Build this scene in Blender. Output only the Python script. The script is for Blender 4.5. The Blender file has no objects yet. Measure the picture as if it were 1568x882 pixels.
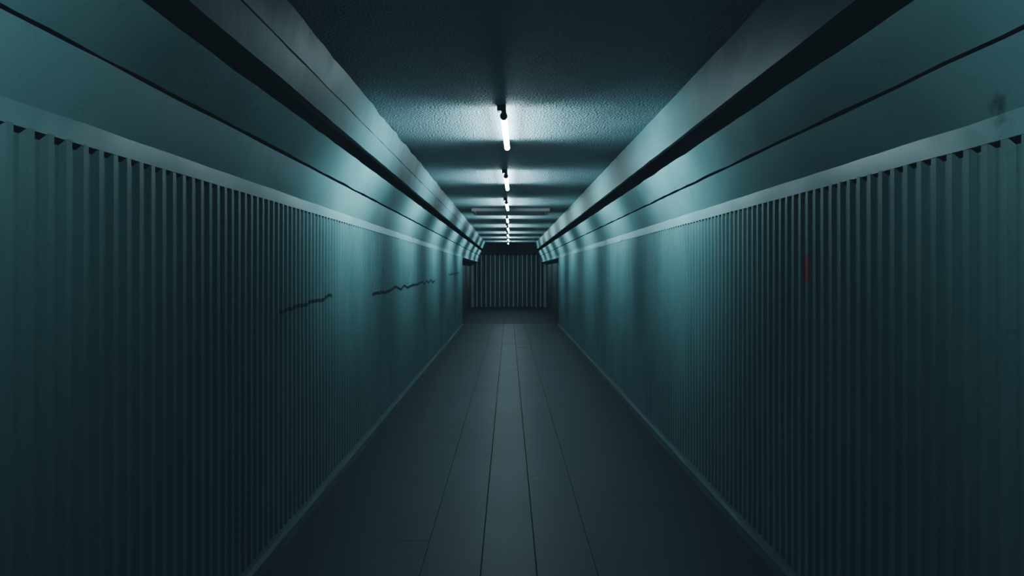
import bpy, math, random
from mathutils import noise, Vector, Matrix
random.seed(4)
CZ = 1.5
Y0, YJ, Y1 = -4.0, 18.5, 28.5

# ------------------------------------------------------------ materials
def nd(nt, t, loc=(0,0), **kw):
    n = nt.nodes.new(t); n.location = loc
    for k, v in kw.items(): setattr(n, k, v)
    return n
def setin(n, **kw):
    for k, v in kw.items():
        n.inputs[k.replace('_', ' ')].default_value = v
def mth(nt, op, a, b=None, c=None):
    n = nt.nodes.new('ShaderNodeMath'); n.operation = op
    for i, v in enumerate((a, b, c)):
        if v is None: continue
        if isinstance(v, (int, float)): n.inputs[i].default_value = v
        else: nt.links.new(v, n.inputs[i])
    return n.outputs[0]
def mixc(nt, fac, a, b):
    n = nt.nodes.new('ShaderNodeMix'); n.data_type = 'RGBA'
    for s, v in ((n.inputs[0], fac), (n.inputs[6], a), (n.inputs[7], b)):
        if isinstance(v, (int, float)): s.default_value = v
        elif isinstance(v, tuple): s.default_value = v if len(v) == 4 else (*v, 1)
        else: nt.links.new(v, s)
    return n.outputs[2]

def paint(name, col, col2, rough=0.4, spec=0.5, nscale=3.0, bscale=60, bstr=0.15, bdist=0.004, dirt=0.35, stretch=(1,1,1), extra=None):
    m = bpy.data.materials.new(name); m.use_nodes = True
    nt = m.node_tree; nt.nodes.clear()
    out = nd(nt, 'ShaderNodeOutputMaterial'); b = nd(nt, 'ShaderNodeBsdfPrincipled')
    nt.links.new(b.outputs[0], out.inputs[0])
    tc = nd(nt, 'ShaderNodeTexCoord'); mp = nd(nt, 'ShaderNodeMapping')
    mp.inputs['Scale'].default_value = stretch
    nt.links.new(tc.outputs['Object'], mp.inputs[0])
    n1 = nd(nt, 'ShaderNodeTexNoise'); setin(n1, Scale=nscale, Detail=6.0, Roughness=0.65)
    nt.links.new(mp.outputs[0], n1.inputs['Vector'])
    r = nd(nt, 'ShaderNodeValToRGB'); r.color_ramp.elements[0].position = .35; r.color_ramp.elements[1].position = .7
    nt.links.new(n1.outputs[0], r.inputs[0])
    c = mixc(nt, r.outputs[0], col, col2)
    n3 = nd(nt, 'ShaderNodeTexNoise'); setin(n3, Scale=nscale*9, Detail=5.0, Roughness=0.7)
    nt.links.new(tc.outputs['Object'], n3.inputs['Vector'])
    r3 = nd(nt, 'ShaderNodeValToRGB'); r3.color_ramp.elements[0].position = .60; r3.color_ramp.elements[1].position = .78
    nt.links.new(n3.outputs[0], r3.inputs[0])
    f = mth(nt, 'MULTIPLY', r3.outputs[0], dirt)
    c = mixc(nt, f, c, tuple(x*.3 for x in col))
    if extra: c = extra(nt, tc, c)
    nt.links.new(c, b.inputs['Base Color'])
    b.inputs['Specular IOR Level'].default_value = spec
    rr = mth(nt, 'MULTIPLY_ADD', n1.outputs[0], .15, rough-.07)
    nt.links.new(rr, b.inputs['Roughness'])
    n2 = nd(nt, 'ShaderNodeTexNoise'); setin(n2, Scale=float(bscale), Detail=4.0)
    nt.links.new(tc.outputs['Object'], n2.inputs['Vector'])
    bp = nd(nt, 'ShaderNodeBump'); setin(bp, Strength=bstr, Distance=bdist)
    nt.links.new(n2.outputs[0], bp.inputs['Height']); nt.links.new(bp.outputs[0], b.inputs['Normal'])
    return m

def band(nt, v, lo, hi):
    return mth(nt, 'MULTIPLY', mth(nt, 'GREATER_THAN', v, lo), mth(nt, 'LESS_THAN', v, hi))

def scribble(nt, tc, c):       # black marker line running along the left wall
    sp = nd(nt, 'ShaderNodeSeparateXYZ'); nt.links.new(tc.outputs['Object'], sp.inputs[0])
    y, z = sp.outputs[1], sp.outputs[2]
    def line(y0, y1, z0, z1, amp, freq, w, seed):
        cy = nd(nt, 'ShaderNodeCombineXYZ'); nt.links.new(mth(nt, 'MULTIPLY_ADD', y, freq, seed), cy.inputs[0])
        n = nd(nt, 'ShaderNodeTexNoise'); setin(n, Scale=1.0, Detail=3.0); nt.links.new(cy.outputs[0], n.inputs['Vector'])
        k = (z1-z0)/(y1-y0)
        base = mth(nt, 'MULTIPLY_ADD', y, k, z0-k*y0)
        tgt = mth(nt, 'ADD', base, mth(nt, 'MULTIPLY', mth(nt, 'SUBTRACT', n.outputs[0], .5), amp))
        d = mth(nt, 'ABSOLUTE', mth(nt, 'SUBTRACT', z, tgt))
        return mth(nt, 'MULTIPLY', mth(nt, 'LESS_THAN', d, w), band(nt, y, y0, y1))
    f = line(3.72, 4.85, 1.275, 1.325, .10, 3.2, .011, 2.0)
    f = mth(nt, 'MAXIMUM', f, line(6.3, 11.6, 1.285, 1.345, .18, 1.8, .015, 9.0))
    f = mth(nt, 'MAXIMUM', f, line(14.2, 17.2, 1.42, 1.46, .12, 1.6, .014, 4.0))
    return mixc(nt, mth(nt, 'MULTIPLY', f, .97), c, (.006, .009, .011))
def redmark(nt, tc, c):
    sp = nd(nt, 'ShaderNodeSeparateXYZ'); nt.links.new(tc.outputs['Object'], sp.inputs[0])
    y, z = sp.outputs[1], sp.outputs[2]
    n = nd(nt, 'ShaderNodeTexNoise'); setin(n, Scale=30.0, Detail=3.0); nt.links.new(tc.outputs['Object'], n.inputs['Vector'])
    zz = mth(nt, 'MULTIPLY_ADD', n.outputs[0], .08, z)
    f = mth(nt, 'MULTIPLY', band(nt, zz, 1.48, 1.62), band(nt, y, 3.08, 3.15))
    return mixc(nt, f, c, (.75, .012, .03))
def smudge(nt, tc, c):         # soot smear and crack on the right cove's lower edge
    n = nd(nt, 'ShaderNodeTexNoise'); setin(n, Scale=14.0, Detail=6.0, Roughness=.7); nt.links.new(tc.outputs['Object'], n.inputs['Vector'])
    sp = nd(nt, 'ShaderNodeSeparateXYZ'); nt.links.new(tc.outputs['Object'], sp.inputs[0])
    dy = mth(nt, 'DIVIDE', mth(nt, 'SUBTRACT', sp.outputs[1], 1.86), .05)
    dz = mth(nt, 'DIVIDE', mth(nt, 'SUBTRACT', sp.outputs[2], CZ+.45), .08)
    d = mth(nt, 'SQRT', mth(nt, 'ADD', mth(nt, 'MULTIPLY', dy, dy), mth(nt, 'MULTIPLY', dz, dz)))
    f = mth(nt, 'ADD', mth(nt, 'SUBTRACT', .8, d), mth(nt, 'MULTIPLY', mth(nt, 'SUBTRACT', n.outputs[0], .5), 4.5))
    f = mth(nt, 'MULTIPLY', mth(nt, 'MINIMUM', mth(nt, 'MAXIMUM', f, 0.0), 1.0), mth(nt, 'LESS_THAN', d, 1.8))
    f = mth(nt, 'MULTIPLY', f, mth(nt, 'GREATER_THAN', sp.outputs[0], 0.0))
    return mixc(nt, mth(nt, 'MULTIPLY', f, .75), c, (.03, .045, .05))

W1, W2 = (.11,.185,.193), (.19,.275,.283)
M_wl = paint('painted_corrugated_steel_left', W1, W2, rough=.36, spec=.7, nscale=1.6, bscale=35, bstr=.2, dirt=.4, stretch=(1,1,.3), extra=scribble)
M_wr = paint('painted_corrugated_steel_right', W1, W2, rough=.36, spec=.7, nscale=1.6, bscale=35, bstr=.2, dirt=.4, stretch=(1,1,.3), extra=redmark)
M_cove = paint('painted_cove_panel', (.19,.29,.30), (.27,.38,.39), rough=.29, spec=1.0, nscale=1.5, bscale=25, bstr=.08, dirt=.35, stretch=(1,.5,1), extra=smudge)
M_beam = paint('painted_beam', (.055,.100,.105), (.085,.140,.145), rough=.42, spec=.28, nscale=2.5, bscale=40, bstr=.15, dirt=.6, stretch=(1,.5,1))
M_ceil = paint('textured_ceiling_plaster', (.25,.30,.33), (.35,.41,.44), rough=.55, nscale=1.5, bscale=60, bstr=1.0, bdist=.025, dirt=.4)
M_floor = paint('floor_tile', (.0155,.0147,.0150), (.030,.0260,.0250), rough=.45, nscale=1.1, bscale=50, bstr=.12, dirt=.3)
M_floor2 = paint('floor_tile_shaded', (.012,.0125,.013), (.022,.021,.021), rough=.6, nscale=1.1, bscale=50, bstr=.12, dirt=.3)  # darker floor tile for the far passage, its dimness put into the colour
M_grout = paint('dark_grout', (.004,.005,.006), (.007,.008,.009), rough=.9, dirt=0)
M_kerb = paint('kerb_paint', (.06,.105,.11), (.10,.15,.155), rough=.5, nscale=4, dirt=.4)
M_dark = paint('dark_recess_shade', (.04,.05,.058), (.05,.06,.07), rough=.9, dirt=0)  # dark colour deepens the shade in gaps and wall voids; also groove and seam
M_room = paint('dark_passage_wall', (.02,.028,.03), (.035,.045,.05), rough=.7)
M_end = paint('end_wall_steel', (.34,.40,.42), (.42,.48,.50), rough=.45, dirt=.2)
M_bat = paint('lamp_batten_enamel', (.30,.34,.36), (.36,.40,.42), rough=.4, dirt=.1)
M_cap = paint('lamp_socket_plastic', (.03,.035,.04), (.05,.055,.06), rough=.5, dirt=0)
M_hatch = paint('ceiling_hatch_paint', (.55,.46,.47), (.6,.51,.52), rough=.6, dirt=.2)
def emis(name, col, s):
    m = bpy.data.materials.new(name); m.use_nodes = True; nt = m.node_tree; nt.nodes.clear()
    o = nd(nt, 'ShaderNodeOutputMaterial'); e = nd(nt, 'ShaderNodeEmission')
    e.inputs[0].default_value = (*col, 1); e.inputs[1].default_value = s
    nt.links.new(e.outputs[0], o.inputs[0]); return m
M_tube = emis('fluorescent_glow', (.70,.95,1.0), 36)
M_tube_old = emis('fluorescent_glow_aged', (.70,.95,1.0), 5)

# ------------------------------------------------------------ mesh helpers
def mk(name, verts, faces, mats, fmat=None, parent=None):
    me = bpy.data.meshes.new(name); me.from_pydata(verts, [], faces)
    for m in (mats if isinstance(mats, list) else [mats]): me.materials.append(m)
    if fmat:
        for p, i in zip(me.polygons, fmat): p.material_index = i
    me.update()
    import bmesh
    bm = bmesh.new(); bm.from_mesh(me); bmesh.ops.recalc_face_normals(bm, faces=bm.faces); bm.to_mesh(me); bm.free()
    o = bpy.data.objects.new(name, me); bpy.context.collection.objects.link(o)
    if parent: o.parent = parent
    return o
def nz(a, b, c): return noise.noise(Vector((a, b, c)))
def extrude(name, prof, y0, y1, mats, step=.12, jit=None, pm=None, seed=0):
    n = len(prof); k = max(1, int((y1-y0)/step)); V=[]; F=[]; FM=[]
    for i in range(k+1):
        y = y0+(y1-y0)*i/k
        for j, (x, z) in enumerate(prof):
            a = jit[j] if jit else 0
            V.append((x+a*nz(y*3.1, j*7.3+seed, 1), y, z+CZ+a*nz(y*3.7, j*5.1+seed, 9)))
    for i in range(k):
        for j in range(n):
            F.append((i*n+j, i*n+(j+1)%n, (i+1)*n+(j+1)%n, (i+1)*n+j)); FM.append(pm[j] if pm else 0)
    F.append(tuple(range(n))); FM.append(0); F.append(tuple(range(k*n, k*n+n))); FM.append(0)
    return mk(name, V, F, mats, FM)
def box(V, F, x0, x1, y0, y1, z0, z1):
    b = len(V)
    V += [(x0,y0,z0),(x1,y0,z0),(x1,y1,z0),(x0,y1,z0),(x0,y0,z1),(x1,y0,z1),(x1,y1,z1),(x0,y1,z1)]
    F += [tuple(b+i for i in f) for f in ((0,3,2,1),(4,5,6,7),(0,1,5,4),(1,2,6,5),(2,3,7,6),(3,0,4,7))]

# ------------------------------------------------------------ ceiling & floor
V=[];F=[]
box(V,F,-1.75,1.75,Y0,Y1+.2,CZ+1.15,CZ+1.30)
mk('ceiling', V, F, M_ceil)

V=[];F=[];FM=[]
box(V,F,-1.75,1.75,Y0,Y1+.2,-.12,-.012); FM += [1]*6
xs=[-1.75,-1.34,-1.04,-.74,-.44,-.14,.14,.44,.74,1.04,1.34,1.75]
gap={-.14:.0034,.14:.0034,-.44:.0016,.44:.0016}
for a,b in zip(xs[:-1],xs[1:]):
    y=Y0
    while y < Y1-.01:
        y2=min(y+.60,Y1+.2); dz=random.uniform(-.0004,.0004); gy=.0002
        k=len(F); box(V,F,a+gap.get(a,.0003),b-gap.get(b,.0003),y+gy,y2-gy,-.012,dz); FM += [0 if y<YJ+.8 else 2]*(len(F)-k); y=y2
mk('floor', V, F, [M_floor, M_grout, M_floor2], FM)

# ------------------------------------------------------------ coves
def cove(side, tag, P_ce, P_b, P_g, P_n, P_w, lip):
    s = side
    prof = [(P_w[0], lip), P_w, (P_n[0]+.002, P_n[1]-.008), (P_n[0]+.022, P_n[1]-.006), (P_n[0]+.022, P_n[1]+.002), (P_n[0]-.008, P_n[1]+.003),
            P_g, (P_g[0]+.02, P_g[1]+.004), (1.42, P_g[1]), (1.42, 1.15), (1.72, 1.15), (1.72, lip)]
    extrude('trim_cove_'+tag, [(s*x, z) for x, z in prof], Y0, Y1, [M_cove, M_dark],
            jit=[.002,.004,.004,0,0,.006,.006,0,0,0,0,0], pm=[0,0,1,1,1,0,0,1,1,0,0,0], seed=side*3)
    mx = (P_ce[0]+(P_b[0]-P_ce[0])*.53, P_ce[1]+(P_b[1]-P_ce[1])*.53)
    if s < 0:
        prof = [P_ce, (mx[0]-.001, mx[1]+.003), (mx[0]+.004, mx[1]+.002), (mx[0]+.005, mx[1]-.002), (mx[0]+.001,mx[1]-.003), P_b, (P_b[0]+.03, P_b[1]+.004), (P_b[0]+.06, 1.15)]
        jit=[.014,.004,.003,.003,.004,.003,0,0]; pm=[0,1,1,1,0,0,1,1]
    else:
        prof = [P_ce, mx, P_b, (P_b[0]+.03, P_b[1]+.004), (P_b[0]+.06, 1.15)]
        jit=[.004,.002,.003,0,0]; pm=[0,0,0,1,1]
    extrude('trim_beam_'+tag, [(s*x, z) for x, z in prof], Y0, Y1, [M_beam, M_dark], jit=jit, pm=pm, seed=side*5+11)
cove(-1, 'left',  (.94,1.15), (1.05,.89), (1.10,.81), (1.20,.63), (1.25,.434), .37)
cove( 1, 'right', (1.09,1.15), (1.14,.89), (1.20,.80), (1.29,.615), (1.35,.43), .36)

# ------------------------------------------------------------ corrugated side walls
def corrug(name, s, W, top, mat):
    P=.077; D=.012; V=[];F=[];FM=[]
    y=Y0; cols=[]
    while y < YJ:
        for dy, d in ((0,0),(.025,0),(.042,1),(.060,1)): cols.append((y+dy,d))
        y += P
    rows=[0,.25,.55,.85,1.15,1.45,1.7,None]
    for (y,d) in cols:
        for r in rows:
            z = (CZ+top+.004 if d==0 else CZ+top-.017+.005*nz(y*9,2,s)) if r is None else r
            w = .004*nz(y*1.3, z*1.1, 5+s)
            V.append((s*(W+d*D+w+.001), y, z))
    n=len(rows)
    for i in range(len(cols)-1):
        for j in range(n-1):
            F.append((i*n+j,(i+1)*n+j,(i+1)*n+j+1,i*n+j+1)); FM.append(0)
    k=len(F); box(V,F,min(s*(W+.06),s*(W+.10)),max(s*(W+.06),s*(W+.10)),Y0,YJ,0.0,CZ+top); FM += [1]*(len(F)-k)
    mk(name, V, F, [mat, M_dark], FM)
corrug('wall_left', -1, 1.25, .37, M_wl)
corrug('wall_right', 1, 1.35, .36, M_wr)

for s, W, tag in ((-1,1.25,'left'),(1,1.35,'right')):
    z=lambda v: v-CZ
    prof=[(W+.045,z(0.0)),(W-.035,z(0.0)),(W-.032,z(.055)),(W-.018,z(.072)),(W+.045,z(.080))]
    extrude('baseboard_'+tag, [(s*x,zz) for x,zz in prof], Y0, YJ, M_kerb, step=.3, jit=[0,.003,.004,.004,0], seed=s)

# ------------------------------------------------------------ far passage
for s, tag in ((-1,'left'),(1,'right')):
    V=[];F=[]
    box(V,F,min(s*1.55,s*1.70),max(s*1.55,s*1.70),YJ,Y1,0,CZ+.355)
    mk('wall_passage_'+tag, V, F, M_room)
    V=[];F=[]
    x0,x1=sorted((s*1.49,s*1.55)); box(V,F,x0,x1,Y1-.30,Y1-.05,0,CZ+.355)
    x0,x1=sorted((s*1.44,s*1.55)); box(V,F,x0,x1,Y1-.32,Y1-.28,0,CZ+.355)
    mk('door_jamb', V, F, M_end)
V=[];F=[];FM=[]
cols=[];x=-1.55
while x<1.55:
    for dx,d in ((0,0),(.06,0),(.08,1),(.17,1)): cols.append((min(x+dx,1.56),d))
    x+=.19
for (x,d) in cols:
    V += [(x,Y1-.04+d*.12,0),(x,Y1-.04+d*.12,CZ+.70)]
for i in range(len(cols)-1): F.append((2*i,2*i+2,2*i+3,2*i+1)); FM.append(0 if cols[i][1]==0 and cols[i+1][1]==0 else 2)
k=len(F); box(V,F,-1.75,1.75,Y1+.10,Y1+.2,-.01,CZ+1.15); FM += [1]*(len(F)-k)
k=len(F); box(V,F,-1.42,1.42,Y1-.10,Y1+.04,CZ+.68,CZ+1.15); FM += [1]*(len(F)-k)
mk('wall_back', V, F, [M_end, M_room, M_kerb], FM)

# ------------------------------------------------------------ ceiling hatch (shallow framed tray)
V=[];F=[]
hx0,hx1,hy0,hy1=-.68,.75,12.5,13.5; zt=CZ+1.152
box(V,F,hx0+.05,hx1-.05,hy0+.05,hy1-.05,zt-.02,zt)
box(V,F,hx0,hx1,hy0,hy0+.05,zt-.055,zt); box(V,F,hx0,hx1,hy1-.05,hy1,zt-.055,zt)
box(V,F,hx0,hx0+.05,hy0+.05,hy1-.05,zt-.055,zt); box(V,F,hx1-.05,hx1,hy0+.05,hy1-.05,zt-.055,zt)
mk('ceiling_hatch', V, F, M_hatch)

# ------------------------------------------------------------ fluorescent lamps
def cyl(V,F,c,r,y0,y1,seg=16):
    b=len(V)
    for y in (y0,y1):
        for i in range(seg):
            a=2*math.pi*i/seg; V.append((c[0]+r*math.cos(a),y,c[1]+r*math.sin(a)))
    for i in range(seg): F.append((b+i,b+(i+1)%seg,b+seg+(i+1)%seg,b+seg+i))
    F.append(tuple(range(b,b+seg))); F.append(tuple(range(b+seg,b+2*seg)))
L=1.22; TZ=-.074
def sides(W, sp=100):
    a=bpy.data.lights.new('added_side_light','AREA'); a.shape='RECTANGLE'; a.size=L-.1; a.size_y=.03  # extra area light, added on both sides of a tube to band the walls
    a.energy=W; a.color=(.56,.95,1.0); a.spread=math.radians(sp); return a
A_main=sides(13.5,96); A_old=sides(6.0,110)
def lamp(y, x=-.03, yaw=0.0, light=None, tube=None):
    e=bpy.data.objects.new('fluorescent_lamp',None); bpy.context.collection.objects.link(e)
    e.location=(x,y,CZ+1.15); e.rotation_euler=(0,0,yaw); e.empty_display_size=.2
    V=[];F=[]
    pr=[(-.012,0.0),(.012,0.0),(.012,-.012),(.008,-.018),(-.008,-.018),(-.012,-.012)]
    for yy in (-.01,L+.01):
        for px,pz in pr: V.append((px,yy,pz))
    for i in range(6): F.append((i,(i+1)%6,6+(i+1)%6,6+i))
    F += [tuple(range(6)),tuple(range(6,12))]
    mk('batten',V,F,M_bat,parent=e)
    V=[];F=[]
    for y0,y1 in ((-.03,.012),(L-.012,L+.03)):
        box(V,F,-.016,.016,y0,y1,TZ-.022,0.0)
        cyl(V,F,(0,TZ),.026,y0+.004,y1-.004)
    box(V,F,-.045,-.016,-.03,.03,-.04,0.0)      # cable gland
    mk('sockets',V,F,M_cap,parent=e)
    V=[];F=[]; cyl(V,F,(0,TZ),.022,.012,L-.012,20)
    t=mk('tube',V,F,tube or M_tube,parent=e)
    for p in t.data.polygons: p.use_smooth=True
    for s in (-1,1):
        o=bpy.data.objects.new('added_side_light',light or A_main); bpy.context.collection.objects.link(o); o.parent=e
        o.location=(s*.026,L/2,TZ)
        d=Vector((s*math.cos(.22),0,-math.sin(.22)))
        xax=Vector((0,1,0)); zax=-d; yax=zax.cross(xax)
        o.rotation_euler=Matrix((xax,yax,zax)).transposed().to_euler()
    return e
lamp(.15, light=A_old, tube=M_tube_old)
for i in range(8):
    lamp(4.75+3.0*i, x=-.035+.004*math.sin(i*2), yaw=-.018 if i%2==0 else -.012)

# ------------------------------------------------------------ world & camera
w=bpy.data.worlds.new('night_air'); bpy.context.scene.world=w; w.use_nodes=True
bg=w.node_tree.nodes['Background']; bg.inputs[0].default_value=(.10,.15,.20,1); bg.inputs[1].default_value=.4
cam=bpy.data.cameras.new('camera'); co=bpy.data.objects.new('camera',cam); bpy.context.collection.objects.link(co)
co.location=(0,0,CZ); co.rotation_euler=(math.pi/2,0,0)
cam.sensor_width=36; cam.lens=24; cam.shift_x=5/1568; cam.shift_y=-26/1568; cam.clip_start=.02
sc=bpy.context.scene; sc.camera=co
vs=sc.view_settings
vs.view_transform='AgX'
try: vs.look='AgX - Medium High Contrast'
except Exception as ex: print(ex)
vs.exposure=-0.05
# uniform film-base lift (slightly blue blacks, as in the print)
vs.use_curve_mapping=True
cm=vs.curve_mapping
for ch,l in ((0,.0105),(1,.0150),(2,.0190)):
    cm.curves[ch].points[0].location=(0.0,l)
cm.update()
